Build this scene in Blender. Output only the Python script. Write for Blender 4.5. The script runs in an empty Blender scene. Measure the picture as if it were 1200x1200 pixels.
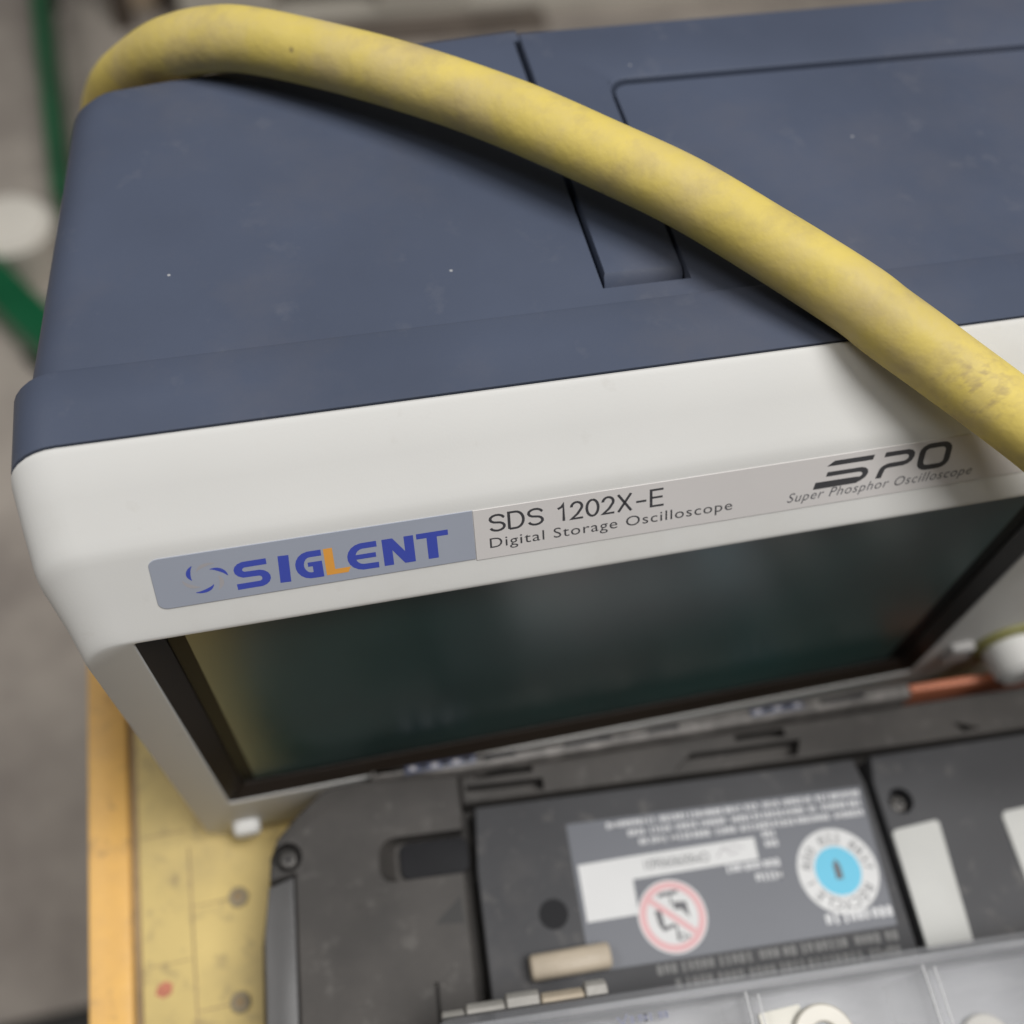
import bpy, bmesh, math, random
from mathutils import Vector, Matrix
random.seed(7)
MM = 0.001
sc = bpy.context.scene
COL = sc.collection

# ------------------------------------------------------------------ camera
cam_d = bpy.data.cameras.new('camera')
cam = bpy.data.objects.new('camera', cam_d); COL.objects.link(cam)
r_ = Vector((0.97495822, -0.21433684, 0.05929748))
u_ = Vector((0.15130531, 0.83472633, 0.52947017))
f_ = Vector((0.16298213, 0.50723927, -0.8462536))
M4 = Matrix(((r_.x, u_.x, -f_.x, 48.255*MM), (r_.y, u_.y, -f_.y, -83.336*MM), (r_.z, u_.z, -f_.z, 286.285*MM), (0, 0, 0, 1)))
cam.matrix_world = M4
cam_d.sensor_width = 36; cam_d.lens = 36.0
cam_d.clip_start = 0.01; cam_d.clip_end = 60
cam_d.dof.use_dof = True; cam_d.dof.focus_distance = 0.176; cam_d.dof.aperture_fstop = 8.3
sc.camera = cam

# ------------------------------------------------------------------ light
w = bpy.data.worlds.new('World'); sc.world = w; w.use_nodes = True
w.node_tree.nodes['Background'].inputs[0].default_value = (1.0, 0.97, 0.94, 1)
w.node_tree.nodes['Background'].inputs[1].default_value = 0.075
def area(name, loc, rot, sx, sy, power, col):
    d = bpy.data.lights.new(name, 'AREA'); d.shape = 'RECTANGLE'; d.size = sx; d.size_y = sy
    d.energy = power; d.color = col
    o = bpy.data.objects.new(name, d); COL.objects.link(o); o.location = loc; o.rotation_euler = rot
    return o
def aim(loc, to):
    return (Vector(to)-Vector(loc)).to_track_quat('-Z', 'Y').to_euler()
area('ceiling_lamp', (0.72, -0.34, 2.15), aim((0.72, -0.34, 2.15), (0.1, 0, 0.1)), 0.95, 0.95, 47, (1.0, 0.99, 0.975))
area('ceiling_lamp_far', (-1.3, 0.4, 2.3), aim((-1.3, 0.4, 2.3), (-0.1, 0.5, -0.2)), 1.5, 0.6, 20, (1.0, 0.985, 0.96))
sc.view_settings.view_transform = 'Standard'; sc.view_settings.look = 'None'
sc.view_settings.exposure = 0.0; sc.view_settings.gamma = 1.0

# ------------------------------------------------------------------ materials
def mat(name, base, rough=0.5, var=0.08, vscale=60., bump=0.0, bscale=800., spec=0.5, dirt=None, dirt_scale=25., dirt_amt=0.5,
        dirt_lo=0.55, dirt_hi=0.75, specks=None, ior=None, alpha=None, coat=0.0, metal=0.0, rvar=0.0, trans=0.0, stretch=None, dirt2=None):
    m = bpy.data.materials.new(name); m.use_nodes = True
    nt = m.node_tree; N = nt.nodes; L = nt.links
    b = N['Principled BSDF']
    b.inputs['Roughness'].default_value = rough
    b.inputs['Specular IOR Level'].default_value = spec
    b.inputs['Metallic'].default_value = metal
    if ior: b.inputs['IOR'].default_value = ior
    if alpha is not None: b.inputs['Alpha'].default_value = alpha
    if coat: b.inputs['Coat Weight'].default_value = coat; b.inputs['Coat Roughness'].default_value = 0.1
    if trans: b.inputs['Transmission Weight'].default_value = trans
    tc = N.new('ShaderNodeTexCoord'); vec = tc.outputs['Object']
    if stretch:
        mp = N.new('ShaderNodeMapping'); mp.inputs['Scale'].default_value = stretch; L.new(vec, mp.inputs[0]); vec = mp.outputs[0]
    n1 = N.new('ShaderNodeTexNoise'); n1.inputs['Scale'].default_value = vscale; n1.inputs['Detail'].default_value = 5
    L.new(vec, n1.inputs['Vector'])
    lo = tuple(c*(1-var) for c in base[:3])+(1,); hi = tuple(min(1, c*(1+var)) for c in base[:3])+(1,)
    mx = N.new('ShaderNodeMix'); mx.data_type = 'RGBA'; mx.inputs['A'].default_value = lo; mx.inputs['B'].default_value = hi
    cr = N.new('ShaderNodeMapRange'); cr.inputs['From Min'].default_value = 0.3; cr.inputs['From Max'].default_value = 0.7
    L.new(n1.outputs['Fac'], cr.inputs['Value']); L.new(cr.outputs[0], mx.inputs['Factor'])
    out = mx.outputs['Result']
    if dirt:
        n2 = N.new('ShaderNodeTexNoise'); n2.inputs['Scale'].default_value = dirt_scale; n2.inputs['Detail'].default_value = 7; n2.inputs['Roughness'].default_value = 0.65
        L.new(vec, n2.inputs['Vector'])
        r2 = N.new('ShaderNodeMapRange'); r2.inputs['From Min'].default_value = dirt_lo; r2.inputs['From Max'].default_value = dirt_hi
        r2.inputs['To Max'].default_value = dirt_amt
        L.new(n2.outputs['Fac'], r2.inputs['Value'])
        m2 = N.new('ShaderNodeMix'); m2.data_type = 'RGBA'; m2.inputs['B'].default_value = tuple(dirt[:3])+(1,)
        L.new(out, m2.inputs['A']); L.new(r2.outputs[0], m2.inputs['Factor']); out = m2.outputs['Result']
    if dirt2:   # (colour, scale, lo, hi, amount): small sharp-edged grime
        n4 = N.new('ShaderNodeTexNoise'); n4.inputs['Scale'].default_value = dirt2[1]; n4.inputs['Detail'].default_value = 6; n4.inputs['Roughness'].default_value = 0.6
        L.new(vec, n4.inputs['Vector'])
        r5 = N.new('ShaderNodeMapRange'); r5.inputs['From Min'].default_value = dirt2[2]; r5.inputs['From Max'].default_value = dirt2[3]; r5.inputs['To Max'].default_value = dirt2[4]
        L.new(n4.outputs['Fac'], r5.inputs['Value'])
        m5 = N.new('ShaderNodeMix'); m5.data_type = 'RGBA'; m5.inputs['B'].default_value = tuple(dirt2[0][:3])+(1,)
        L.new(out, m5.inputs['A']); L.new(r5.outputs[0], m5.inputs['Factor']); out = m5.outputs['Result']
    if specks:  # (colour, scale, radius, amount)
        c, s, rad, amt = specks
        v = N.new('ShaderNodeTexVoronoi'); v.inputs['Scale'].default_value = s; L.new(vec, v.inputs['Vector'])
        r3 = N.new('ShaderNodeMapRange'); r3.inputs['From Min'].default_value = rad; r3.inputs['From Max'].default_value = rad*0.5
        r3.inputs['To Min'].default_value = 0; r3.inputs['To Max'].default_value = amt
        L.new(v.outputs['Distance'], r3.inputs['Value'])
        sp = N.new('ShaderNodeSeparateColor'); L.new(v.outputs['Color'], sp.inputs[0])
        gt = N.new('ShaderNodeMath'); gt.operation = 'GREATER_THAN'; gt.inputs[1].default_value = 0.72; L.new(sp.outputs[0], gt.inputs[0])
        ml = N.new('ShaderNodeMath'); ml.operation = 'MULTIPLY'; L.new(r3.outputs[0], ml.inputs[0]); L.new(gt.outputs[0], ml.inputs[1])
        m3 = N.new('ShaderNodeMix'); m3.data_type = 'RGBA'; m3.inputs['B'].default_value = tuple(c[:3])+(1,)
        L.new(out, m3.inputs['A']); L.new(ml.outputs[0], m3.inputs['Factor']); out = m3.outputs['Result']
    L.new(out, b.inputs['Base Color'])
    if rvar:
        r4 = N.new('ShaderNodeMapRange'); r4.inputs['To Min'].default_value = max(0, rough-rvar); r4.inputs['To Max'].default_value = min(1, rough+rvar)
        L.new(n1.outputs['Fac'], r4.inputs['Value']); L.new(r4.outputs[0], b.inputs['Roughness'])
    if bump:
        n3 = N.new('ShaderNodeTexNoise'); n3.inputs['Scale'].default_value = bscale; n3.inputs['Detail'].default_value = 3
        L.new(vec, n3.inputs['Vector'])
        bp = N.new('ShaderNodeBump'); bp.inputs['Strength'].default_value = bump; bp.inputs['Distance'].default_value = 0.0006
        L.new(n3.outputs['Fac'], bp.inputs['Height']); L.new(bp.outputs[0], b.inputs['Normal'])
    return m

M_white = mat('white_plastic', (0.67, 0.665, 0.645), 0.55, 0.02, 30, 0.03, 2500, 0.3, dirt=(0.52, 0.49, 0.43), dirt_scale=22, dirt_amt=0.25,
              dirt2=((0.45, 0.42, 0.37), 160, 0.66, 0.74, 0.14))
M_blue = mat('blue_grey_plastic', (0.069, 0.084, 0.126), 0.40, 0.10, 24, 0.06, 3500, 0.4, dirt=(0.150, 0.138, 0.142), dirt_scale=15, dirt_amt=0.32,
             dirt_lo=0.48, dirt_hi=0.75, specks=((0.5, 0.5, 0.5), 120, 0.045, 0.7), dirt2=((0.20, 0.20, 0.22), 110, 0.60, 0.74, 0.16))
M_blue_dark = mat('dark_blue_groove', (0.03, 0.036, 0.055), 0.6)
M_gloss = mat('glossy_black_plastic', (0.018, 0.013, 0.0095), 0.34, 0.1, 40, spec=0.5)
M_border = mat('black_screen_border', (0.006, 0.007, 0.007), 0.5, spec=0.15)
M_lcd = mat('dark_screen_glass', (0.015, 0.056, 0.051), 0.30, 0.5, 12, spec=0.5, ior=2.0)
M_badge = mat('silver_grey_badge', (0.33, 0.355, 0.42), 0.4, 0.03, 40, spec=0.5)
M_strip = mat('pale_pinkish_strip', (0.61, 0.585, 0.573), 0.42, 0.02, 40)
M_ink_blue = mat('blue_ink', (0.05, 0.075, 0.40), 0.5, 0.05)
M_ink_orange = mat('orange_ink', (0.72, 0.33, 0.06), 0.5, 0.05)
M_ink_tan = mat('tan_ink', (0.36, 0.345, 0.36), 0.5, 0.05)
M_ink = mat('dark_grey_ink', (0.05, 0.05, 0.055), 0.5, 0.1)
M_ink_grey = mat('grey_ink', (0.10, 0.10, 0.11), 0.5, 0.1)
M_knob_ring = mat('olive_knob_ring', (0.22, 0.21, 0.07), 0.5)
M_key = mat('grey_key', (0.42, 0.41, 0.40), 0.5)
M_hose = mat('yellow_rubber_hose', (0.67, 0.53, 0.14), 0.56, 0.12, 35, 0.22, 420, 0.3, dirt=(0.55, 0.44, 0.24), dirt_scale=40, dirt_amt=0.8,
             dirt_lo=0.42, dirt_hi=0.68, specks=((0.17, 0.125, 0.08), 150, 0.13, 0.65), dirt2=((0.36, 0.28, 0.16), 110, 0.50, 0.78, 0.6))
def wear_patch(m, centre, radius, scale, col):
    """a rubbed patch: small dark nicks inside a round area of the surface"""
    nt = m.node_tree; N = nt.nodes; L = nt.links; b = N['Principled BSDF']
    src = b.inputs['Base Color'].links[0].from_socket
    tc = N['Texture Coordinate']
    d = N.new('ShaderNodeVectorMath'); d.operation = 'DISTANCE'; d.inputs[1].default_value = centre; L.new(tc.outputs['Object'], d.inputs[0])
    g = N.new('ShaderNodeMapRange'); g.inputs['From Min'].default_value = radius; g.inputs['From Max'].default_value = radius*.4; L.new(d.outputs['Value'], g.inputs['Value'])
    mp = N.new('ShaderNodeMapping'); mp.inputs['Rotation'].default_value = (0, 0, 0.9); mp.inputs['Scale'].default_value = (1, 2.2, 1); L.new(tc.outputs['Object'], mp.inputs[0])
    n = N.new('ShaderNodeTexNoise'); n.inputs['Scale'].default_value = scale; n.inputs['Detail'].default_value = 2; L.new(mp.outputs[0], n.inputs['Vector'])
    r = N.new('ShaderNodeMapRange'); r.inputs['From Min'].default_value = 0.48; r.inputs['From Max'].default_value = 0.70; r.inputs['To Max'].default_value = 0.8; L.new(n.outputs['Fac'], r.inputs['Value'])
    ml = N.new('ShaderNodeMath'); ml.operation = 'MULTIPLY'; L.new(g.outputs[0], ml.inputs[0]); L.new(r.outputs[0], ml.inputs[1])
    mx = N.new('ShaderNodeMix'); mx.data_type = 'RGBA'; mx.inputs['B'].default_value = col
    L.new(src, mx.inputs['A']); L.new(ml.outputs[0], mx.inputs['Factor']); L.new(mx.outputs['Result'], b.inputs['Base Color'])
wear_patch(M_hose, (0.155, 0.003, 0.158), 0.011, 380, (0.42, 0.32, 0.15, 1))
M_bench = mat('yellow_bench_paint', (0.62, 0.475, 0.185), 0.5, 0.12, 30, 0.15, 500, 0.35, dirt=(0.36, 0.28, 0.14), dirt_scale=38, dirt_amt=0.55, dirt_lo=0.48, dirt_hi=0.75,
              specks=((0.2, 0.16, 0.1), 90, 0.10, 0.6), dirt2=((0.26, 0.195, 0.11), 150, 0.54, 0.70, 0.6))
M_bench_edge = mat('orange_yellow_edge_paint', (0.80, 0.47, 0.13), 0.42, 0.09, 45, 0.2, 500, 0.4, dirt=(0.48, 0.28, 0.11), dirt_scale=45, dirt_amt=0.6, dirt_lo=0.45, dirt2=((0.30, 0.19, 0.10), 130, 0.57, 0.68, 0.6))
M_groove = mat('grimy_groove', (0.30, 0.21, 0.11), 0.7, 0.25, 80)
M_bolt = mat('grimy_bolt_metal', (0.27, 0.22, 0.14), 0.6, 0.3, 200)
M_red = mat('faded_red_paint', (0.50, 0.17, 0.10), 0.6, 0.3, 200)
M_dev = mat('black_textured_plastic', (0.052, 0.048, 0.045), 0.6, 0.15, 40, 0.12, 2200, 0.3, dirt=(0.105, 0.095, 0.087), dirt_scale=26, dirt_amt=0.6, dirt2=((0.16, 0.15, 0.14), 200, 0.58, 0.7, 0.35), dirt_lo=0.45, dirt_hi=0.75,
            specks=((0.3, 0.28, 0.26), 260, 0.07, 0.5))
M_dev2 = mat('charcoal_battery_plastic', (0.058, 0.058, 0.062), 0.58, 0.12, 40, 0.10, 2200, 0.3, dirt=(0.12, 0.112, 0.108), dirt_scale=30, dirt_amt=0.55, dirt2=((0.17, 0.16, 0.15), 200, 0.58, 0.7, 0.35),
             specks=((0.3, 0.28, 0.26), 260, 0.06, 0.5))
M_dev_dark = mat('deep_black_plastic', (0.014, 0.014, 0.016), 0.65, 0.1, spec=0.2)
M_chamfer = mat('worn_black_plastic', (0.080, 0.078, 0.078), 0.42, 0.12, 60, 0.1, 1500, 0.5)
M_rim = mat('dusty_grey_rim', (0.14, 0.13, 0.122), 0.6, 0.3, 160, 0.4, 900, dirt=(0.32, 0.30, 0.28), dirt_scale=140, dirt_amt=0.7, dirt_lo=0.5, dirt_hi=0.7)
M_port = mat('blue_port_plastic', (0.06, 0.068, 0.11), 0.4, 0.3, 300, dirt=(0.3, 0.3, 0.34), dirt_scale=300, dirt_amt=0.6)
M_orange = mat('faded_orange_plastic', (0.56, 0.19, 0.10), 0.5, 0.12, 120)
M_label = mat('blue_grey_label', (0.112, 0.118, 0.138), 0.45, 0.04, 50, spec=0.5)
M_paper = mat('white_label_paper', (0.62, 0.62, 0.62), 0.5, 0.03, 60)
M_print = mat('pale_grey_print', (0.62, 0.62, 0.63), 0.5, 0.05)
M_print_shaded = mat('shaded_grey_print', (0.17, 0.168, 0.165), 0.5, 0.1)  # print colour darkened to carry the clear box's shadow
M_pink = mat('faded_red_sign_ink', (0.66, 0.38, 0.39), 0.5, 0.05)
M_cyan = mat('cyan_sign_ink', (0.10, 0.47, 0.66), 0.45, 0.03)
M_pad = mat('off_white_pad', (0.52, 0.52, 0.50), 0.6, 0.04, 60, 0.2, 900)
M_screw = mat('dark_screw_steel', (0.09, 0.085, 0.08), 0.5, 0.2, 300, metal=0.6)
M_sleeve = mat('beige_plastic', (0.46, 0.39, 0.30), 0.5, 0.08, 90, 0.2, 900, dirt=(0.3, 0.25, 0.19), dirt_scale=90, dirt_amt=0.4)
M_hinge = mat('dull_grey_plastic', (0.36, 0.345, 0.32), 0.45, 0.1, 150, 0.2, 900)
M_washer = mat('cream_nylon', (0.78, 0.74, 0.64), 0.4, 0.05, 150)
M_washer_grey = mat('greyish_nylon', (0.60, 0.57, 0.50), 0.4, 0.06, 150)
M_silver = mat('bright_cream_nylon', (0.85, 0.82, 0.72), 0.25, 0.05, 150)
M_floor = mat('grey_brown_concrete', (0.46, 0.41, 0.36), 0.6, 0.10, 3.0, 0.2, 30, 0.35, dirt=(0.27, 0.235, 0.21), dirt_scale=4.5, dirt_amt=0.9, dirt_lo=0.40, dirt_hi=0.62)
M_green = mat('green_enamel', (0.004, 0.10, 0.038), 0.35, 0.15, 12)
M_tub = mat('cream_white_plastic', (0.82, 0.78, 0.70), 0.5, 0.06, 12)
M_wood = mat('weathered_grey_wood', (0.56, 0.52, 0.45), 0.75, 0.2, 14, 0.4, 80, stretch=(0.3, 4, 4))
M_wood_dark = mat('dark_brown_wood', (0.075, 0.055, 0.04), 0.75, 0.2, 14, 0.4, 80)
M_tanwood = mat('tan_board', (0.52, 0.41, 0.29), 0.7, 0.12, 14)
M_rubber = mat('black_rubber', (0.024, 0.023, 0.022), 0.6, 0.1)

# clear organiser plastic: hazy, half see-through
def clear_mat(name, base, alpha, rough):
    m = mat(name, base, rough, 0.05, 70, 0.03, 260, 0.6, dirt=(0.75, 0.75, 0.75), dirt_scale=60, dirt_amt=0.2, stretch=(1, 3, 1))
    nt = m.node_tree; b = nt.nodes['Principled BSDF']
    n = nt.nodes.new('ShaderNodeTexNoise'); n.inputs['Scale'].default_value = 45
    tc = nt.nodes['Texture Coordinate']; nt.links.new(tc.outputs['Object'], n.inputs['Vector'])
    r = nt.nodes.new('ShaderNodeMapRange'); r.inputs['To Min'].default_value = alpha-0.08; r.inputs['To Max'].default_value = alpha+0.08
    nt.links.new(n.outputs['Fac'], r.inputs['Value']); nt.links.new(r.outputs[0], b.inputs['Alpha'])
    return m
M_clear = clear_mat('hazy_clear_plastic', (0.33, 0.335, 0.355), 0.15, 0.22)
M_tray = clear_mat('milky_tray_plastic', (0.30, 0.305, 0.325), 0.86, 0.3)
M_clear_rib = clear_mat('bright_clear_rib', (0.72, 0.72, 0.73), 0.6, 0.2)

# ------------------------------------------------------------------ helpers
def finish(bm, name, m, parent=None, sharp=32, scale=MM, smooth=True):
    bmesh.ops.recalc_face_normals(bm, faces=bm.faces)
    lim = math.radians(sharp)
    for e in bm.edges:
        if len(e.link_faces) == 2:
            e.smooth = e.calc_face_angle(0) < lim
    for fc in bm.faces: fc.smooth = smooth
    bmesh.ops.scale(bm, vec=(scale,)*3, verts=bm.verts)
    me = bpy.data.meshes.new(name); bm.to_mesh(me); bm.free()
    if m: me.materials.append(m)
    o = bpy.data.objects.new(name, me); COL.objects.link(o)
    if parent: o.parent = parent
    return o
def tag(o, label=None, cat=None, group=None, kind=None):
    if label: o['label'] = label
    if cat: o['category'] = cat
    if group: o['group'] = group
    if kind: o['kind'] = kind
    return o
def empty(name, loc_mm, rz=0.0):
    o = bpy.data.objects.new(name, None); COL.objects.link(o); o.empty_display_size = 0.01
    o.location = Vector(loc_mm)*MM; o.rotation_euler = (0, 0, rz)
    return o
def rrect(x0, x1, y0, y1, r, n=6):
    """rounded rectangle outline; r one radius or four (bl, br, tr, tl)"""
    if not isinstance(r, (tuple, list)): r = (r,)*4
    pts = []
    for (cx, cy, a0, rr) in ((x0, y0, 180, r[0]), (x1, y0, 270, r[1]), (x1, y1, 0, r[2]), (x0, y1, 90, r[3])):
        ox = cx+rr if cx == x0 else cx-rr; oy = cy+rr if cy == y0 else cy-rr
        for k in range(n+1):
            a = math.radians(a0+90*k/n); pts.append((ox+rr*math.cos(a), oy+rr*math.sin(a)))
    return pts
def loft(bm, loops, cap0=True, cap1=True):
    vs = [[bm.verts.new(p) for p in lp] for lp in loops]
    n = len(vs[0])
    for a, b in zip(vs, vs[1:]):
        for i in range(n):
            bm.faces.new((a[i], a[(i+1) % n], b[(i+1) % n], b[i]))
    if cap0: bm.faces.new(vs[0])
    if cap1: bm.faces.new(list(reversed(vs[-1])))
    return vs
def prism(bm, poly, z0, z1, bev=0.0, seg=2, bot=False):
    """poly in xy extruded z0..z1, top edge rounded by bev (inset towards centroid-wise offset)"""
    if bev <= 0:
        loft(bm, [[(x, y, z0) for x, y in poly], [(x, y, z1) for x, y in poly]]); return
    loops = []
    if bot:
        for k in range(seg+1):
            a = math.pi/2*(1-k/seg); loops.append([(p[0], p[1], z0+bev*(1-math.cos(math.pi/2-a))) for p in inset(poly, bev*(1-math.cos(a)))])
    else: loops.append([(x, y, z0) for x, y in poly])
    for k in range(seg+1):
        a = math.pi/2*k/seg
        loops.append([(x, y, z1-bev+bev*math.sin(a)) for x, y in inset(poly, bev*(1-math.cos(a)))])
    loft(bm, loops)
def inset(poly, d):
    n = len(poly); out = []
    area2 = sum(poly[i][0]*poly[(i+1) % n][1]-poly[(i+1) % n][0]*poly[i][1] for i in range(n))
    s = 1 if area2 > 0 else -1
    for i in range(n):
        p = Vector(poly[i]); j = i-1
        while (p-Vector(poly[j])).length < 1e-6: j -= 1
        k = (i+1) % n
        while (p-Vector(poly[k])).length < 1e-6: k = (k+1) % n
        a = (p-Vector(poly[j])).normalized(); b = (Vector(poly[k])-p).normalized()
        na = Vector((-a.y, a.x))*s; nb = Vector((-b.y, b.x))*s
        m = (na+nb); L2 = m.length
        m = m/L2 if L2 > 1e-6 else na
        q = p+m*d/max(0.4, m.dot(na)); out.append((q.x, q.y))
    return out
def box(bm, x0, x1, y0, y1, z0, z1, bev=0.0):
    prism(bm, [(x0, y0), (x1, y0), (x1, y1), (x0, y1)], z0, z1, bev)
def xz(poly, y): return [(x, y, z) for x, z in poly]
def boolean(o, cutters, op='DIFFERENCE'):
    for c in cutters:
        c.parent = o.parent
        md = o.modifiers.new('cut', 'BOOLEAN'); md.object = c; md.operation = op; md.solver = 'EXACT'
    bpy.context.view_layer.update()
    dg = bpy.context.evaluated_depsgraph_get()
    me = bpy.data.meshes.new_from_object(o.evaluated_get(dg))
    o.modifiers.clear(); old = o.data; o.data = me; me.name = old.name
    for c in cutters: bpy.data.objects.remove(c)
    bm = bmesh.new(); bm.from_mesh(me)
    lim = math.radians(32)
    for e in bm.edges:
        if len(e.link_faces) == 2: e.smooth = e.calc_face_angle(0) < lim
    for fc in bm.faces: fc.smooth = True
    bm.to_mesh(me); bm.free()
    return o
def cutter(fn):
    bm = bmesh.new(); fn(bm)
    return finish(bm, 'cutter', None)
def stroke(bm, pts, wd, place, closed=False, h=0.03):
    """a flat pen stroke of width wd along 2-D pts, mapped by place(x, y) -> 3-D (z normal handled by place)"""
    P = [Vector(p) for p in pts]; n = len(P); Ls, Rs = [], []
    W = wd if isinstance(wd, (list, tuple)) else [wd]*n
    for i in range(n):
        if closed: a = (P[i]-P[i-1]); b = (P[(i+1) % n]-P[i])
        else: a = P[i]-P[i-1] if i else P[1]-P[0]; b = P[i+1]-P[i] if i < n-1 else P[i]-P[i-1]
        a = a.normalized(); b = b.normalized()
        na = Vector((-a.y, a.x)); nb = Vector((-b.y, b.x)); m = (na+nb)
        m = m.normalized() if m.length > 1e-5 else na
        d = W[i]/2/max(0.45, m.dot(na))
        Ls.append(bm.verts.new(place(*(P[i]+m*d)))); Rs.append(bm.verts.new(place(*(P[i]-m*d))))
    for i in range(n if closed else n-1):
        j = (i+1) % n
        bm.faces.new((Rs[i], Rs[j], Ls[j], Ls[i]))
def flatpoly(bm, pts, place):
    bm.faces.new([bm.verts.new(place(x, y)) for x, y in pts])
def arc(cx, cy, rx, ry, a0, a1, n=8):
    return [(cx+rx*math.cos(math.radians(a0+(a1-a0)*k/n)), cy+ry*math.sin(math.radians(a0+(a1-a0)*k/n))) for k in range(n+1)]
def font_pts(text, spacing=1.0):
    """outline-filled mesh of a text in the built-in font: (verts 2-D, faces)"""
    cu = bpy.data.curves.new('txt', 'FONT'); cu.body = text; cu.size = 1; cu.space_character = spacing; cu.resolution_u = 4
    o = bpy.data.objects.new('txt', cu); COL.objects.link(o)
    bpy.context.view_layer.update()
    me = bpy.data.meshes.new_from_object(o.evaluated_get(bpy.context.evaluated_depsgraph_get()))
    vs = [(v.co.x, v.co.y) for v in me.vertices]; fs = [tuple(p.vertices) for p in me.polygons]
    bpy.data.objects.remove(o); bpy.data.curves.remove(cu); bpy.data.meshes.remove(me)
    return vs, fs
def add_text(bm, text, x0, x1, y0, h, place, spacing=1.0, shear=0.0, flip=False):
    """text scaled so it spans x0..x1, baseline y0 and capital height h"""
    vs, fs = font_pts(text, spacing)
    _, capf = font_pts('H'); 
    cv, _ = font_pts('H'); cap = max(v[1] for v in cv)
    a = min(v[0] for v in vs); b = max(v[0] for v in vs)
    sx = (x1-x0)/(b-a); sy = h/cap
    out = []
    for x, y in vs:
        X = (x-a)*sx; Y = y*sy; X += shear*Y
        out.append((x0+X, y0+Y) if not flip else (x1-X, y0-Y))
    bv = [bm.verts.new(place(*p)) for p in out]
    for f in fs:
        try: bm.faces.new([bv[i] for i in f])
        except ValueError: pass
def tube(path, rad, n=20, name='hose', m=None, parent=None, sub=10):
    """Catmull-Rom tube"""
    P = [Vector(p) for p in path]; Q = []
    P = [P[0]*2-P[1]]+P+[P[-1]*2-P[-2]]
    for i in range(1, len(P)-2):
        for k in range(sub):
            t = k/sub; p0, p1, p2, p3 = P[i-1:i+3]
            Q.append(0.5*((2*p1)+(p2-p0)*t+(2*p0-5*p1+4*p2-p3)*t*t+(3*p1-p0-3*p2+p3)*t**3))
    Q.append(P[-2])
    bm = bmesh.new(); loops = []; up = Vector((0, 0, 1)); prev = None
    for i, q in enumerate(Q):
        d = (Q[min(i+1, len(Q)-1)]-Q[max(i-1, 0)]).normalized()
        if prev is None: prev = d.orthogonal().normalized()
        s = (prev-d*prev.dot(d)).normalized(); prev = s; t = d.cross(s)
        rr = rad*(1+0.004*math.sin(i*0.37)+0.004*math.sin(i*0.13))
        loops.append([q+(s*math.cos(2*math.pi*k/n)+t*math.sin(2*math.pi*k/n))*rr for k in range(n)])
    loft(bm, loops)
    return finish(bm, name, m, parent, sharp=60)

# ================================================================== SETTING
bm = bmesh.new(); s = 9000
bmesh.ops.create_grid(bm, x_segments=2, y_segments=2, size=s)
for v in bm.verts: v.co.z = -700
tag(finish(bm, 'floor', M_floor), kind='structure')

# ================================================================== YELLOW BENCH
bench = tag(empty('workbench', (0, 0, -700)), 'yellow painted workbench with an orange edge strip along its left side', 'workbench')
def bpart(fn, name, m, **k):
    b = bmesh.new(); fn(b)
    for v in b.verts: v.co.z += 700
    return finish(b, name, m, bench, **k)
bpart(lambda b: box(b, -18.4, 420, -300, 250, -22, 0, 0.8), 'top_panel', M_bench)
bpart(lambda b: box(b, -31.5, -20.4, -300, 250, -22, 0.6, 1.6), 'edge_strip', M_bench_edge)
bpart(lambda b: box(b, -21.0, -17.8, -299, 249, -21, -1.4), 'groove', M_groove)
for (lx, ly) in ((-20, -280), (-20, 210), (370, -280), (370, 210)):
    bpart(lambda b: box(b, lx, lx+36, ly, ly+36, -700, -22.5, 2), 'leg', M_bench_edge)
for (lx, ly) in ((6.6, -15.8), (5.2, -41.2), (6.0, -66)):
    def bolt(b, lx=lx, ly=ly):
        prism(b, arc(lx, ly, 2.6, 2.6, 0, 330, 11), -0.5, 0.9, 0.5)
    o = bpart(bolt, 'bolt', M_bolt)
    bb = bmesh.new(); prism(bb, arc(lx, ly, 1.2, 1.2, 0, 300, 5), 700.6, 701.15, 0.1); finish(bb, 'socket', M_groove, o)
bpart(lambda b: prism(b, [(-14.6, -33.2), (-12.6, -32.4), (-11.0, -33.4), (-11.4, -35.6), (-13.4, -36.3), (-15.3, -35.1)], 0.0, 0.12), 'red_stain', M_red)

# ================================================================== OSCILLOSCOPE
W = 312.0
scope = tag(empty('oscilloscope', (0, 0, 0)), 'blue grey and white oscilloscope with dark screen, lying under the yellow hose', 'oscilloscope')
def spart(fn, name, m, parent=None, **k):
    b = bmesh.new(); fn(b)
    return finish(b, name, m, parent or scope, **k)
NB = 8
def xzloop(x0, x1, z0, z1, rt, rb, y): return xz(rrect(x0, x1, z0, z1, (rb, rb, rt, rt), NB), y)
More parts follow.
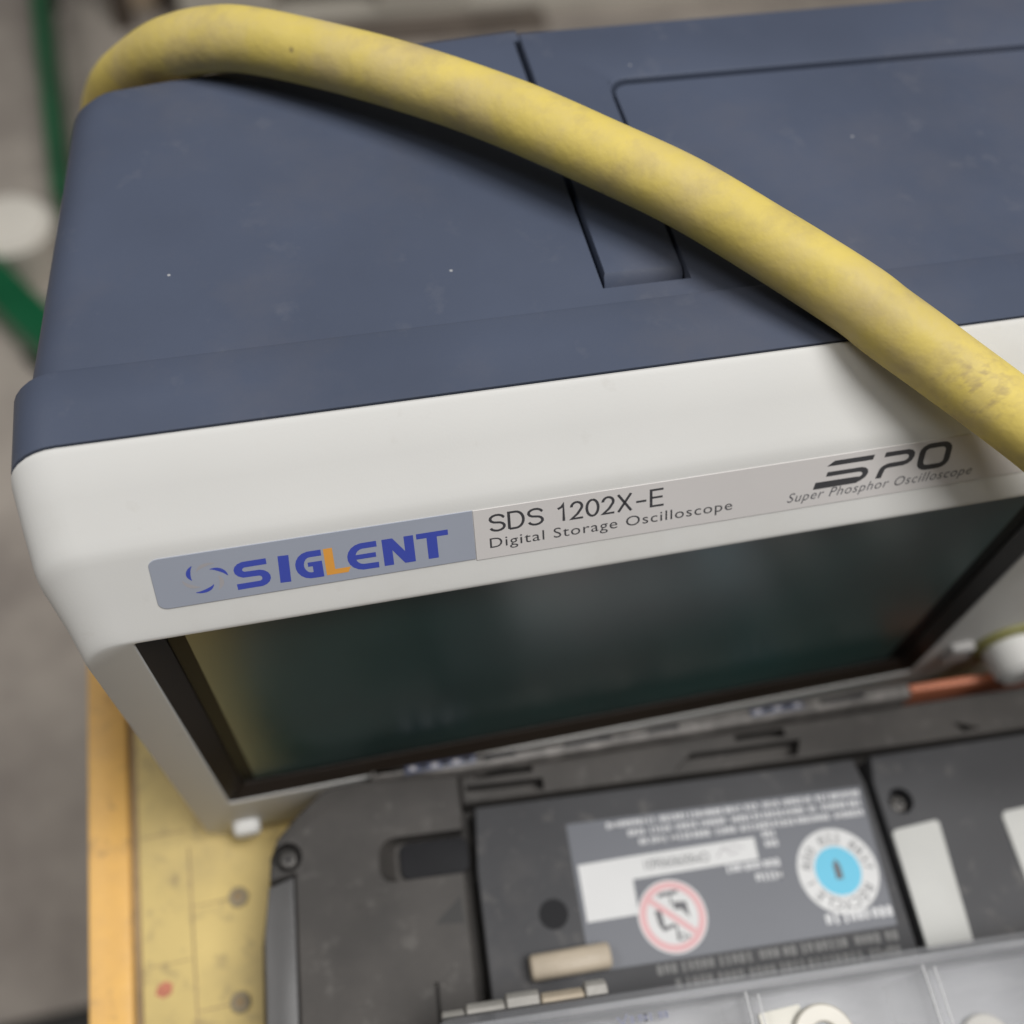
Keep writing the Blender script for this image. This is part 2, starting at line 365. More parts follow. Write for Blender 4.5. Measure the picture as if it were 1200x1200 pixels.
# --- white front bezel
WX0, WX1, WZ0, WZ1 = 10.3, 195.7, 29.2, 123.4          # window opening
def bezel(b):
    loops = [xzloop(e, W-e, zb, zt, rt, 5, y) for e, zb, zt, rt, y in (
        (-2.8, 4.4, 150.6, 8.6, 22.5), (-3.2, 4, 151, 9, 21.9), (-3.2, 4, 150.5, 9, 21.0), (-3.1, 4, 145.3, 9, 16.0), (-2.75, 4, 140.4, 9, 10.8),
        (-2.5, 4, 139.3, 9, 9.6), (-2.2, 4.1, 138.4, 9, 8.8), (-1.8, 4.2, 137.2, 9, 8.03), (-0.2, 4.6, 131.2, 8.5, 4.4), (0.75, 5, 126.6, 8, 1.6),
        (1.05, 5.3, 125.0, 8, 0.6), (1.3, 5.5, 124.3, 8, 0.2), (1.8, 5.9, 123.95, 8, 0.0))]
    vs = loft(b, loops, cap0=True, cap1=False)
    win = [b.verts.new((x, 0, z)) for x, z in rrect(WX0, WX1, WZ0, WZ1, 1.0, NB)]
    win1 = [b.verts.new((x, 0.35, z)) for x, z in rrect(WX0+.2, WX1-.2, WZ0+.2, WZ1-.2, 1.0, NB)]
    win2 = [b.verts.new((x, 6, z)) for x, z in rrect(WX0+.2, WX1-.2, WZ0+.2, WZ1-.2, 1.0, NB)]
    n = len(win)
    for A, B in ((vs[-1], win), (win, win1), (win1, win2)):
        for i in range(n): b.faces.new((A[i], A[(i+1) % n], B[(i+1) % n], B[i]))
    b.faces.new(win2)
spart(bezel, 'front_bezel', M_white, sharp=30)
# --- sloped glossy frame round the window and the screen glass
GX0, GX1, GZ0, GZ1, GY = WX0+4.2, WX1-3.5, WZ0+3.2, WZ1-3.0, 3.2
def wframe(b):
    n = 4
    A = rrect(WX0+.25, WX1-.25, WZ0+.25, WZ1-.25, 1.0, n); B = rrect(GX0, GX1, GZ0, GZ1, 0.8, n)
    loft(b, [xz(A, 5.6), xz(A, 0.3), xz(B, GY), xz(B, 5.6)], False, False)
wf = spart(wframe, 'screen_frame', M_gloss, sharp=25)
scr = spart(lambda b: loft(b, [xz(rrect(GX0+.05, GX1-.05, GZ0+.05, GZ1-.05, .8, 4), 5.5), xz(rrect(GX0+.05, GX1-.05, GZ0+.05, GZ1-.05, .8, 4), GY+.35)]), 'screen', M_border)
spart(lambda b: loft(b, [xz(rrect(GX0+3.3, GX1-4.5, GZ0+1.6, GZ1-1.4, .3, 2), GY+.34), xz(rrect(GX0+3.3, GX1-4.5, GZ0+1.6, GZ1-1.4, .3, 2), GY+.28)]), 'display', M_lcd, scr)
# --- logo band: local frame (x, s) on the sloping band, s measured up from its lower edge
eS = Vector((0, 9.0, 14.8)).normalized()             # up along the band, from its lower edge (0, 124) to the crease (9, 138.8)
P0 = Vector((0, 0, 124.0))
nB = Vector((0, -eS.z, eS.y))
def band(h):                                           # lettering was laid out at another size: size factors along and across the band
    return lambda x, s_: Vector((1.0262*x-1.25, 0, 0)) + P0 + eS*(0.82*s_-0.24) + nB*h
def plate(b, poly, h0, h1, bev=0.0):
    loops = [[band(h0)(x, y) for x, y in poly], [band(h1-bev)(x, y) for x, y in poly]]
    if bev: loops.append([band(h1)(x, y) for x, y in inset(poly, bev)])
    loft(b, loops)
badge = spart(lambda b: plate(b, rrect(16.9, 69.7, 6.9, 18.6, (1.6, .1, .1, 1.6), 5), -0.3, 0.18, 0.06), 'name_badge', M_badge)
def emblem(b, offs):
    for a0 in offs:
        pts = []; wd = []
        for k in range(9):
            t = k/8; a = math.radians(a0-32+64*t); rr = 3.6-1.5*t
            pts.append((25.1+rr*math.cos(a), 12.7+rr*math.sin(a))); wd.append(0.12+0.62*math.sin(math.pi*min(1, t*1.05)))
        stroke(b, pts, wd, band(0.20))
spart(lambda b: emblem(b, (150, 30, 270)), 'emblem', M_ink_blue, badge)
spart(lambda b: emblem(b, (90, 210, 330)), 'emblem', M_ink_tan, badge)
def siglent(b):
    p = band(0.20)
    # S
    stroke(b, [(35.1, 14.4), (31.6, 14.4)]+arc(31.6, 13.2, 1.2, 1.2, 100, 250, 6)+[(33.3, 12.0)]+arc(33.5, 10.7, 1.2, 1.3, 80, -80, 7)+[(29.8, 9.4)], 1.35, p)
    stroke(b, [(37.9, 15.05), (37.6, 8.75)], 1.75, p)
    # G
    stroke(b, [(44.0, 14.4), (42.0, 14.4)]+arc(42.0, 11.9, 1.75, 2.5, 95, 265, 9)+[(43.4, 9.4)], 1.4, p)
    flatpoly(b, [(42.35, 8.7), (43.95, 8.7), (43.95, 12.5), (42.35, 12.5)], band(0.215)); flatpoly(b, [(41.6, 11.5), (42.5, 11.5), (42.5, 12.5), (41.6, 12.5)], p)
    # E, rounded back
    stroke(b, [(53.2, 14.45), (50.8, 14.45)]+arc(50.8, 11.95, 2.0, 2.5, 95, 265, 9)+[(53.2, 9.4)], 1.35, p)
    flatpoly(b, [(49.4, 11.4), (52.9, 11.4), (52.9, 12.5), (49.4, 12.5)], band(0.215))
    # N
    stroke(b, [(54.9, 8.8), (54.9, 15.1)], 1.6, p); stroke(b, [(58.6, 8.8), (58.6, 15.1)], 1.6, p)
    flatpoly(b, [(54.2, 15.1), (55.9, 15.1), (59.35, 8.8), (57.6, 8.8)], band(0.215))
    # T
    flatpoly(b, [(59.9, 13.9), (65.3, 13.9), (65.3, 15.15), (59.9, 15.15)], p); flatpoly(b, [(61.6, 8.8), (63.35, 8.8), (63.35, 13.9), (61.6, 13.9)], p)
spart(siglent, 'lettering', M_ink_blue, badge)
def letter_l(b):
    p = band(0.20)
    flatpoly(b, [(44.4, 10.0), (45.9, 10.0), (45.9, 15.1), (44.4, 15.1)], p); flatpoly(b, [(44.4, 8.8), (48.0, 8.8), (48.5, 10.0), (44.4, 10.0)], p)
spart(letter_l, 'lettering', M_ink_orange, badge)
strip = spart(lambda b: plate(b, rrect(69.8, 176.5, 6.5, 18.5, (.1, 1.6, 1.6, .1), 5), -0.3, 0.14, 0.05), 'model_strip', M_strip)
def model(b):
    p = band(0.155)
    G = {'S': ([[(.95, .78)]+arc(.5, .74, .42, .23, 15, 270, 9)[:-1]+arc(.5, .26, .43, .25, 90, -165, 10)], 1.0),
         'D': ([[(.05, 0), (.05, 1), (.42, 1)]+arc(.45, .5, .48, .5, 88, -88, 12)+[(.42, 0), (.05, 0)]], 1.0),
         '1': ([[(.12, .74), (.36, .84), (.47, 1.0), (.47, -.04)]], .75), '0': ([arc(.38, .5, .36, .5, 90, 450, 20)], .82),
         '2': ([[(.05, .72)]+arc(.38, .72, .33, .28, 175, -25, 10)+[(.42, .27), (.05, .0), (.76, .0)]], .82),
         'X': ([[(.03, 1.04), (.85, -.04)], [(.85, 1.04), (.03, -.04)]], .95), '-': ([[(.05, .42), (.7, .42)]], .78),
         'E': ([[(.85, 1), (.06, 1), (.06, 0), (.87, 0)], [(.06, .53), (.8, .53)]], .9)}
    cx = 72.4
    for ch in 'SDS 1202X-E':
        if ch == ' ': cx += 1.7; continue
        st, adv = G[ch]
        for ln in st: stroke(b, [(cx+x*2.85, 12.95+y*3.9) for x, y in ln], .5, p)
        cx += (adv+.13)*2.96
    add_text(b, 'Digital Storage Oscilloscope', 72.3, 116.4, 9.0, 2.35, p, 1.1)
spart(model, 'lettering', M_ink, strip)
def spo(b):
    p0 = band(0.155)
    sh = lambda x, y: p0(x + 0.24*(y-11.6), y-0.75)
    # S from three bars
    flatpoly(b, [(133.0, 16.7), (142.0, 16.7), (142.0, 17.9), (134.2, 17.9)], sh)
    stroke(b, [(133.6, 15.0), (140.0, 15.0)]+arc(140.0, 13.75, 1.5, 1.25, 85, -85, 6)+[(131.9, 12.5)], [1.1]*8+[1.6, 1.7], lambda x, y: sh(x, y-0.25))
    # P
    stroke(b, [(144.2, 17.4), (148.6, 17.4)]+arc(148.6, 16.0, 1.3, 1.35, 85, -85, 6)+[(146.0, 14.6)]+arc(146.0, 13.6, 1.3, 1.0, 100, 180, 4)+[(144.6, 11.7)], 1.15, sh)
    # O
    stroke(b, rrect(152.6, 157.9, 12.6, 17.9, 1.5, 4), 1.25, lambda x, y: p0(x + 0.10*(y-11.6), y-.75), closed=True)
spart(spo, 'lettering', M_ink, strip)
def sposub(b):
    add_text(b, 'Super Phosphor Oscilloscope', 126.9, 163.6, 8.35, 2.2, band(0.155), 1.12, 0.28)
spart(sposub, 'lettering', M_ink_grey, strip)
# --- blue collar behind the bezel
spart(lambda b: loft(b, [xzloop(e, W-e, zb, zt, 9, 5, y) for e, zb, zt, y in ((-3.2, 4, 151, 22.75), (-3.2, 4, 151, 30), (-3.2, 4, 151, 37.4), (-2.9, 4.3, 150.7, 38.2), (-1.6, 5.5, 149.6, 38.6))]),
      'housing_collar', M_blue, sharp=40)
# --- main blue housing, tapering to the back, rear edge bowed
def yend(x): 
    t = min(x, W-x); return 110 + 18*min(1, (max(0, t)/150.0))**0.62
def housing(b):
    loops = []
    for t in (0.0, .25, .5, .75, .9, .96, .99, 1.0):
        ins = -1.0 + 7.0*t; drop = 0.0
        k = 0
        if t > .9: k = (t-.9)/.1*3; 
        zt = 150.2 - 0.6*t
        e = 0
        if t == .99: e = 0.8
        if t == 1.0: e = 2.6
        lp = rrect(ins+e, W-ins-e, 6+e, zt-e, (5, 5, 9, 9), NB)
        # insert extra points along the long top and bottom edges
        full = []
        for i in range(len(lp)):
            p, q = lp[i], lp[(i+1) % len(lp)]
            full.append(p)
            if abs(q[0]-p[0]) > 50:
                for j in range(1, 24): full.append((p[0]+(q[0]-p[0])*j/24, p[1]))
        loops.append([(x, 38.4+(yend(x)-38.4)*t, z) for x, z in full])
    loft(b, loops)
HX0, HX1 = 101.3, 262.0
house = spart(housing, 'housing', M_blue, sharp=40)
def ucut(b):
    poly = [(HX0, 43.4)]+[(118.4, 43.4)]+[(119.0, 98.0)]+arc(122.2, 96.9, -3.2, 3.2, 0, 90, 6)+[(242, 100.2), (242, 43.4), (HX1, 43.4), (HX1, 140), (HX0+1.4, 140), (HX0+1.4, 118.5), (HX0, 118.5)]
    prism(b, poly, 141, 160)
def lipcut(b):   # shallow scoop in front of each leg tip
    for x0, x1 in ((HX0, 118.4), (242, HX1)):
        loft(b, [[(x, 42.2, 150.6), (x, 43.5, 148.2), (x, 44.5, 148.2), (x, 44.5, 152), (x, 42.2, 152)] for x in (x0, x1)])
boolean(house, [cutter(ucut), cutter(lipcut)])
def handle(b):
    poly = [(HX0+1.3, 43.9), (117.9, 43.9), (118.4, 97.0), (118.6, 100.0)]+arc(122.6, 98.4, -4.0, 3.6, 0, 90, 6)+[(242.8, 102.0), (242.8, 44.0), (HX1-1.45, 44.0), (HX1-1.45, 123.2), (HX0+1.45, 121.2)]
    loft(b, [[(x, y, 142) for x, y in poly], [(x, y, 149.2) for x, y in poly], [(x, y, 149.75) for x, y in inset(poly, 0.25)], [(x, y, 149.95) for x, y in inset(poly, 0.8)]])
hnd = spart(handle, 'handle', M_blue, sharp=40)
def tipcut(b):   # leg tips slope down to the front
    loft(b, [[(x, 40, 146.2), (x, 44.1, 145.6), (x, 45.2, 148.4), (x, 46.6, 149.7), (x, 50.5, 150.0), (x, 50.5, 156), (x, 40, 156)] for x in (90, 270)])
boolean(hnd, [cutter(tipcut)])
# --- front controls, foot
def knob(b, x, z, r, y1):
    loft(b, [[(x+rr*math.cos(2*math.pi*k/24), y, z+rr*math.sin(2*math.pi*k/24)) for k in range(24)] for rr, y in ((r, 0.2), (r, -y1*.6), (r*.93, -y1*.85), (r*.7, -y1))])
kn = spart(lambda b: knob(b, 218.5, 41.0, 7.2, 11), 'knob', M_white)
spart(lambda b: knob(b, 218.5, 41.0, 9.6, 2.0), 'knob_ring', M_knob_ring, kn)
for z in (41, 101, 115):
    spart(lambda b: loft(b, [xz(rrect(200.5, 207.5, z-4, z+4, 1.2, 4), 0.2), xz(rrect(200.5, 207.5, z-4, z+4, 1.2, 4), -1.8), xz(rrect(201, 207, z-3.5, z+3.5, 1.2, 4), -2.3)]), 'soft_key', M_key)
for x, z in ((265, 60), (290, 60)):
    spart(lambda b: knob(b, x, z, 6, 9), 'knob', M_key)
spart(lambda b: loft(b, [xz(rrect(8.2, 15.2, 8.2, 13.6, 2, 4), 0.2), xz(rrect(8.2, 15.2, 8.2, 13.6, 2, 4), -2.6), xz(rrect(9, 14.4, 9, 12.8, 1.8, 4), -3.4)]), 'power_button', M_white)
for x, y in ((20, 30), (W-20, 30), (20, 95), (W-20, 95)):
    spart(lambda b: prism(b, arc(x, y, 7, 7, 0, 345, 23), 0.0, 6.5), 'foot', M_rubber)

# ================================================================== YELLOW HOSE
hose_pts = [(400, -210, 6.6), (401, -130, 6.6), (396, -88, 18), (372, -66, 52), (332, -54, 84), (285, -45, 102), (245, -36, 113), (215, -26, 123), (189.4, -13.0, 135), (167.7, 1.6, 147.5), (154.0, 13.5, 153.5), (146.1, 20.8, 156.6), (141.5, 26.3, 158.0),
            (129.8, 39.6, 159.9), (117.9, 53.4, 161.0), (104.9, 65.8, 161.5), (91.4, 78.6, 161.5), (77.2, 91.0, 160.6), (62.0, 102.6, 159.3), (45.9, 113.1, 157.8),
            (37.4, 117.5, 156.0), (28.0, 122.9, 151.0), (18.9, 131.6, 141.0), (10.3, 144.6, 126.0), (3.5, 158.2, 104.0), (1, 166, 70), (4, 174, 30), (16, 188, 8.0), (60, 205, 6.6), (140, 215, 6.6)]
hose = tube(hose_pts, 6.35, 28, 'hose', M_hose)
tag(hose, 'thick dirty yellow rubber hose draped across the oscilloscope', 'hose')

# ================================================================== BLACK DEVICE
TH = math.radians(-4.2)
K = 1.0539                      # the device was measured at another height: true size factor
dev = tag(empty('electronic_device', (18.48, -3.94, 0), TH), 'black electronic device with grey sticker and blue recycling seal, lying in front of the oscilloscope', 'electronic device')
dev.scale = (K, K, 1)
def dpart(fn, name, m, parent=None, **k):
    b = bmesh.new(); fn(b)
    return finish(b, name, m, parent or dev, **k)
DW = 250.0
ZT = 32.0
outline = [(-1.6, -152), (-1.8, -45), (-1.8, -28), (-0.7, -19.2), (0.4, -12), (2.3, -7.3), (7.2, -2.0), (13.6, 3.4), (17, 4.4), (22, 5.0), (DW-16, 13.2), (DW, 4), (DW, -152)]
def dbody(b):
    loops = [[(x, y, z) for x, y in inset(outline, i)] for i, z in ((3.5, 2.0), (0.6, 5.5), (0, 9), (0, ZT-11), (0.5, ZT-9.6), (2.4, ZT-8.1))]
    loft(b, loops)
body = dpart(dbody, 'body', M_dev, sharp=28)
# left worn edge rail
dpart(lambda b: prism(b, [(0.2, -151.5), (0.0, -45), (-0.1, -28), (0.9, -17.5), (6.7, -15.7), (6.9, -40), (7.0, -151.5)], ZT-9.0, ZT-0.6, 0.8), 'edge_rail', M_chamfer, sharp=25)
# left cover, with thumb pocket and screw hole
cov = [(7.15, -151), (7.1, -40), (7.0, -15.3), (1.3, -16.6), (1.6, -11.5), (3.2, -7.2), (7.8, -2.4), (14.0, 2.9), (18, 3.7), (24, 3.9), (46.0, 2.6), (46.0, -5.5), (45.0, -19.5), (44.6, -41.5), (44.5, -151)]
cover = dpart(lambda b: prism(b, cov, ZT-9, ZT, 0.7, 3), 'left_cover', M_dev, sharp=25)
def pocket(b): loft(b, [[(x, y, ZT+3) for x, y in rrect(23.8, 48, -20.2, -10.0, (3.5, .5, .5, 5), 6)], [(x, y, ZT-5.2) for x, y in rrect(29.5, 48, -19.8, -10.6, (2, .5, .5, 2), 6)]])
def hole(x, y, r): return lambda b: prism(b, arc(x, y, r, r, 0, 345, 23), ZT-5.4, ZT+4)
def step(b): box(b, 35.6, 36.6, -120, -42.0, ZT-1.6, ZT+5)
boolean(cover, [cutter(pocket), cutter(hole(5.4, -11.6, 3.3)), cutter(step)])
dpart(lambda b: prism(b, rrect(30.6, 46.5, -19.2, -11.0, 2, 5), ZT-5.2, ZT-3.6, .3), 'latch_slider', M_dev_dark, cover)
dpart(lambda b: prism(b, [(37.2, -30.2), (43.4, -25), (43.6, -30.8)], ZT-.2, ZT+.05), 'arrow_mark', M_rubber, cover)
def screw_at(x, y, parent):
    s_ = dpart(lambda b: prism(b, arc(x, y, 2.0, 2.0, 0, 340, 17), ZT-5.4, ZT-2.2, .6, 3), 'screw', M_screw)
    dpart(lambda b: (box(b, x-1.2, x+1.2, y-.22, y+.22, ZT-2.3, ZT-2.15), box(b, x-.22, x+.22, y-1.2, y+1.2, ZT-2.3, ZT-2.13)), 'screw_slot', M_dev_dark, s_)
screw_at(5.4, -11.6, cover)
# rear ridge with vents
def ridge(b):
    P = [[(46.3, -4.6), (DW-2.5, -2.8), (DW-2.5, 1.5), (DW-16, 9.0), (60, 2.9), (46.3, 2.0)]]
    prism(b, P[0], ZT-9, ZT+0.1, 0.7, 3)
rid = dpart(ridge, 'rear_ridge', M_dev, sharp=25)
def vent(pts): return lambda b: prism(b, pts, ZT-5, ZT+4)
boolean(rid, [cutter(vent([(47.5, -3.2), (66, -3.4), (66, -.6), (47.5, -.4)])), cutter(vent([(50, .9), (64, 1.1), (64, 2.6), (50, 2.4)])), cutter(vent([(98, -3.2), (129.5, -3.0), (131.3, 1.0), (103, .8)])), cutter(vent([(115, 2.0), (128, 2.2), (128, 4.2), (115, 4.0)])), cutter(vent([(171.7, 0.6), (178.5, -1.8), (173.6, -2.2)]))])
# dusty rim strip with sockets, orange accent
def along(x): return 0.6 + 0.045*(x-25)
dpart(lambda b: prism(b, [(25.5, along(25.5)+2.9), (46, along(46)+.9), (162.4, along(162.4)+.9), (162.4, along(162.4)+4.6), (25.5, along(25.5)+4.4)], ZT-9, ZT+3.4, 1.2), 'rear_rim', M_rim, sharp=25)
for x0, x1 in ((33.5, 50.5), (119.5, 133.5)):
    pt = dpart(lambda b: prism(b, [(x0, along(x0)+2.1), (x1, along(x1)+2.1), (x1, along(x1)+4.2), (x0, along(x0)+4.1)], ZT-2, ZT+3.8, 0.4), 'port', M_port)
    n = int((x1-x0)/2.6)
    for i in range(n):
        xx = x0+1.2+i*2.6
        dpart(lambda b: box(b, xx, xx+1.4, along(xx)+2.7, along(xx)+3.6, ZT+3.7, ZT+4.0), 'pin', M_dev_dark if i % 2 else M_ink_tan, pt)
for x0, x1 in ((52.5, 60), (72, 84), (93, 101), (138, 150)):
    dpart(lambda b: prism(b, [(x0, along(x0)+2.4), (x1, along(x1)+2.4), (x1, along(x1)+3.6), (x0, along(x0)+3.3)], ZT-1, ZT+3.6, 0.15), 'rim_notch', M_dev_dark)
dpart(lambda b: prism(b, [(162.9, along(163)+2.0), (DW-14, along(DW-14)+.8), (DW-14, along(DW-14)+3.0), (162.9, along(163)+4.1)], ZT-9, ZT+2.4, 0.7, 3), 'accent_strip', M_orange, sharp=40)
# battery in the middle
bat = dpart(lambda b: prism(b, [(47.6, -151), (47.7, -41), (47.8, -20), (49.0, -5.7), (143.2, -5.5), (144.3, -12), (143.4, -151)], ZT-9, ZT-.1, 0.6, 3), 'battery', M_dev2, sharp=25)
dpart(lambda b: prism(b, arc(63.6, -31.6, 3.3, 3.3, 0, 345, 23), ZT-.4, ZT+.05), 'round_plug', M_dev_dark, bat)
# right cover with screw and two pads
right = dpart(lambda b: prism(b, [(145.6, -151), (146.2, -12), (147.6, -5.4), (DW-2.5, -3.4), (DW-2.5, -151)], ZT-9, ZT, 0.6, 3), 'right_cover', M_dev2, sharp=25)
boolean(right, [cutter(hole(151.5, -17.0, 3.1))])
screw_at(151.8, -17.2, right)
dpart(lambda b: prism(b, [(145.95, -50), (146.6, -24.4), (147.6, -23.6), (158.2, -22.6), (158.9, -23.3), (157.0, -50)], ZT, ZT+.5, .15), 'pad', M_pad, right)
dpart(lambda b: prism(b, [(174.6, -50), (175.0, -23.8), (175.9, -22.8), (187.5, -22.0), (188.3, -22.8), (187.5, -50)], ZT, ZT+.5, .15), 'pad', M_pad, right)
# sticker
LZ = ZT+.06
label = dpart(lambda b: prism(b, [(69.7, -44.6), (69.7, -12.4), (142.6, -12.4), (140.9, -44.2)], ZT-.15, LZ), 'sticker', M_label)
def at(z): return lambda x, y: Vector((x, y, z))
def words_line(b, x0, x1, y, h, z, seed):
    """unreadably small print: words of tiny pen strokes"""
    rnd = random.Random(seed); x = x1; p = at(z)
    while x > x0:
        wl = min(rnd.uniform(2.2, 8.0), x-x0); xe = x-wl; c = x
        while c > xe+h*.3:
            cw = h*rnd.uniform(.55, .75); l, r_2 = c-cw, c-.12*h
            k = rnd.random(); t = .24*h
            if k < .4: stroke(b, [(l+t/2, y-h*.4), (l+t/2, y+h*.32), (r_2-t/2, y+h*.32), (r_2-t/2, y-h*.4)], t, p)
            elif k < .75: stroke(b, rrect(l+t/2, r_2-t/2, y-h*.36, y+h*.36, .12*h, 2), t, p, closed=True)
            else: stroke(b, [((l+r_2)/2, y-h*.5), ((l+r_2)/2, y+h*.5)], t*1.2, p)
            c -= cw+.06*h
        x = xe-h*.5
LP = LZ+.02
def small_print(b):
    for i, (x0, x1, y) in enumerate(((79, 141.9, -13.9), (83.6, 141.6, -16.2), (86.0, 141.4, -18.5))): words_line(b, x0, x1, y, 1.5, LP, i)
    words_line(b, 115.0, 118.8, -20.6, 1.6, LP, 11); words_line(b, 115.2, 118.8, -22.8, 1.6, LP, 12)
    words_line(b, 105.5, 118.0, -27.2, 1.9, LP, 13); words_line(b, 111.4, 117.8, -29.9, 1.9, LP, 15)
    words_line(b, 123.4, 141.0, -41.0, 2.4, LP, 16)
dpart(small_print, 'lettering', M_print, label)
serial = dpart(lambda b: prism(b, [(70.8, -34.4), (70.8, -21.9), (82.7, -21.5), (113.3, -20.9), (113.1, -25.9), (82.9, -26.6), (82.7, -34.2)], LZ-.02, LP), 'serial_label', M_paper, label)
# print going on below the sticker, the box's shade put into its dim colour
dpart(lambda b: (words_line(b, 84, 140.5, -46.2, 2.2, ZT+.02, 21), words_line(b, 88.5, 140.0, -49.4, 2.2, ZT+.02, 22)), 'shaded_lettering', M_print_shaded, bat)
def serial_text(b): add_text(b, 'OM009090601', 86.2, 101.6, -22.7, 2.2, at(LP+.02), 1.0, 0, True)
dpart(serial_text, 'lettering', M_ink_grey, label)
def scrawl(b):
    stroke(b, [(103.6, -24.2), (105.4, -22.2), (107, -24.0), (109, -23.6)], .35, at(LP+.02)); stroke(b, [(106, -22.6), (108.5, -22.2), (110.5, -23)], .3, at(LP+.02))
dpart(scrawl, 'pen_mark', M_ink_tan, label)
SX, SY = 131.0, -30.9
def disc(b, c, r, z0, z1, n=59): prism(b, arc(c[0], c[1], r, r, 0, 360*n/(n+1), n), z0, z1)
dpart(lambda b: disc(b, (SX, SY), 9.6, LZ-.02, LP+.02), 'recycling_seal', M_paper, label)
dpart(lambda b: disc(b, (SX, SY), 5.5, LZ, LP+.05), 'seal_centre', M_cyan, label)
def arctext(b, text, r, mid, hgt, step_, z):
    """letters round the seal, tops outwards; mid = direction of the middle letter in degrees"""
    n = len(text)
    for i, ch in enumerate(text):
        if ch == ' ': continue
        a = math.radians(mid-(i-(n-1)/2)*step_)
        e1 = Vector((math.sin(a), -math.cos(a))); e2 = Vector((math.cos(a), math.sin(a)))
        vs, fs = font_pts(ch); k = hgt/.73; xm = (min(v[0] for v in vs)+max(v[0] for v in vs))/2
        bv = [b.verts.new((SX+e2.x*(r+y*k)+e1.x*(x-xm)*k, SY+e2.y*(r+y*k)+e1.y*(x-xm)*k, z)) for x, y in vs]
        for f in fs:
            try: b.faces.new([bv[j] for j in f])
            except ValueError: pass
def seal_text(b):
    arctext(b, 'RECYCLE', 6.3, 270, 2.5, 17, LP+.04)
    arctext(b, '1 800 822 8837', 6.3, 98, 2.3, 15, LP+.04)
dpart(seal_text, 'seal_lettering', M_ink_grey, label)
dpart(lambda b: (prism(b, rrect(SX-.9, SX+.8, SY-1.9, SY+1.7, .3, 2), LP+.03, LP+.07), flatpoly(b, [(SX-.5, SY+1.7), (SX+.4, SY+1.7), (SX+.4, SY+2.4), (SX-.5, SY+2.4)], at(LP+.07))), 'battery_symbol', M_ink_grey, label)
NX, NY = 90.2, -35.6
dpart(lambda b: disc(b, (NX, NY), 7.9, LZ-.02, LP+.03), 'warning_disc', M_paper, label)
def bin_symbol(b):
    p = at(LP+.05)
    flatpoly(b, [(NX-2.6, NY+4.3), (NX+2.2, NY+4.7), (NX+2.2, NY+5.5), (NX-2.2, NY+5.2)], p)
    flatpoly(b, [(NX-3.5, NY-1.6), (NX-2.6, NY-3.0), (NX+.2, NY-2.2), (NX+.2, NY-1.5), (NX-2.2, NY-2.0), (NX-2.4, NY+1.8), (NX-3.9, NY+1.6)], p)
    flatpoly(b, [(NX+.6, NY+1.4), (NX+2.4, NY+1.2), (NX+3.9, NY-.8), (NX+3.7, NY+2.8), (NX+.8, NY+3.0)], p)
    stroke(b, [(NX+.3, NY+4.4), (NX+.3, NY+2.4)], .45, p); stroke(b, [(NX+.4, NY-2.0), (NX+.3, NY-5.2)], .5, p)
    stroke(b, arc(NX+1.2, NY-4.5, .7, .7, 0, 324, 9), .3, p, closed=True); flatpoly(b, [(NX+2.3, NY-5), (NX+2.9, NY-5), (NX+2.9, NY-4.3), (NX+2.3, NY-4.3)], p)
dpart(bin_symbol, 'bin_symbol', M_ink_grey, label)
def no_ring(b):
    stroke(b, arc(NX, NY, 6.7, 6.7, 0, 354, 59), 1.55, at(LP+.06), closed=True)
    stroke(b, [(NX-4.9, NY+4.3), (NX+4.9, NY-4.3)], 1.35, at(LP+.08))
dpart(no_ring, 'prohibition_ring', M_pink, label)

# ================================================================== BEIGE SLEEVE ON THE DEVICE
KB = 1.0629
def frame_pt(u, v, z):
    c, s_ = math.cos(TH), math.sin(TH)
    k = K if z < ZT+.3 else KB
    return (48.255+(-28.255+u*c-v*s_)*k, -83.336+(75.336+u*s_+v*c)*k, z)
slv = empty('plastic_sleeve', frame_pt(65.3, -42.2, ZT), TH+math.radians(1.5)); slv.scale = (K, K, 1)
bm = bmesh.new()
def capsule(b, L_, ry, rz, zc):
    prof = [(-L_/2+.0, .62), (-L_/2+.15, .86), (-L_/2+.7, 1.0), (L_/2-.7, 1.0), (L_/2-.15, .86), (L_/2, .62)]
    loft(b, [[(x, ry*k*math.copysign(abs(math.cos(a))**.7, math.cos(a)), zc+rz*k*math.copysign(abs(math.sin(a))**.7, math.sin(a))) for a in [2*math.pi*i/24 for i in range(24)]] for x, k in prof])
capsule(bm, 17.8, 2.75, 2.6, 2.65)
so = finish(bm, 'sleeve_body', M_sleeve, slv, sharp=50)
bm = bmesh.new(); box(bm, -6.5, 6.5, -.5, .5, 5.0, 5.4, .15); finish(bm, 'mould_line', M_sleeve, slv)
tag(slv, 'short beige plastic sleeve lying on the black device behind the clear box hinge', 'plastic sleeve')

# ================================================================== CLEAR ORGANISER BOX
BZ = ZT+.65
org = tag(empty('organizer_box', frame_pt(0, 0, BZ), TH), 'hazy clear plastic organizer box lying on the front of the black device', 'organizer box')
org.scale = (KB, KB, 1)
def opart(fn, name, m, parent=None, **k):
    b = bmesh.new(); fn(b)
    return finish(b, name, m, parent or org, **k)
BX0, BX1, BY0, BY1, BH = 34.6, 205.0, -150.0, -52.0, 28.0
def tray(b):   # open tray with walls
    o_ = rrect(BX0+1, BX1-1, BY0+1, BY1-1.2, 2.5, 4); i_ = rrect(BX0+2.4, BX1-2.4, BY0+2.4, BY1-2.6, 1.6, 4)
    loft(b, [[(x, y, 1.5) for x, y in i_], [(x, y, BH-5.2) for x, y in i_], [(x, y, BH-5.2) for x, y in o_], [(x, y, 0) for x, y in o_]])
opart(tray, 'tray', M_tray, sharp=40)
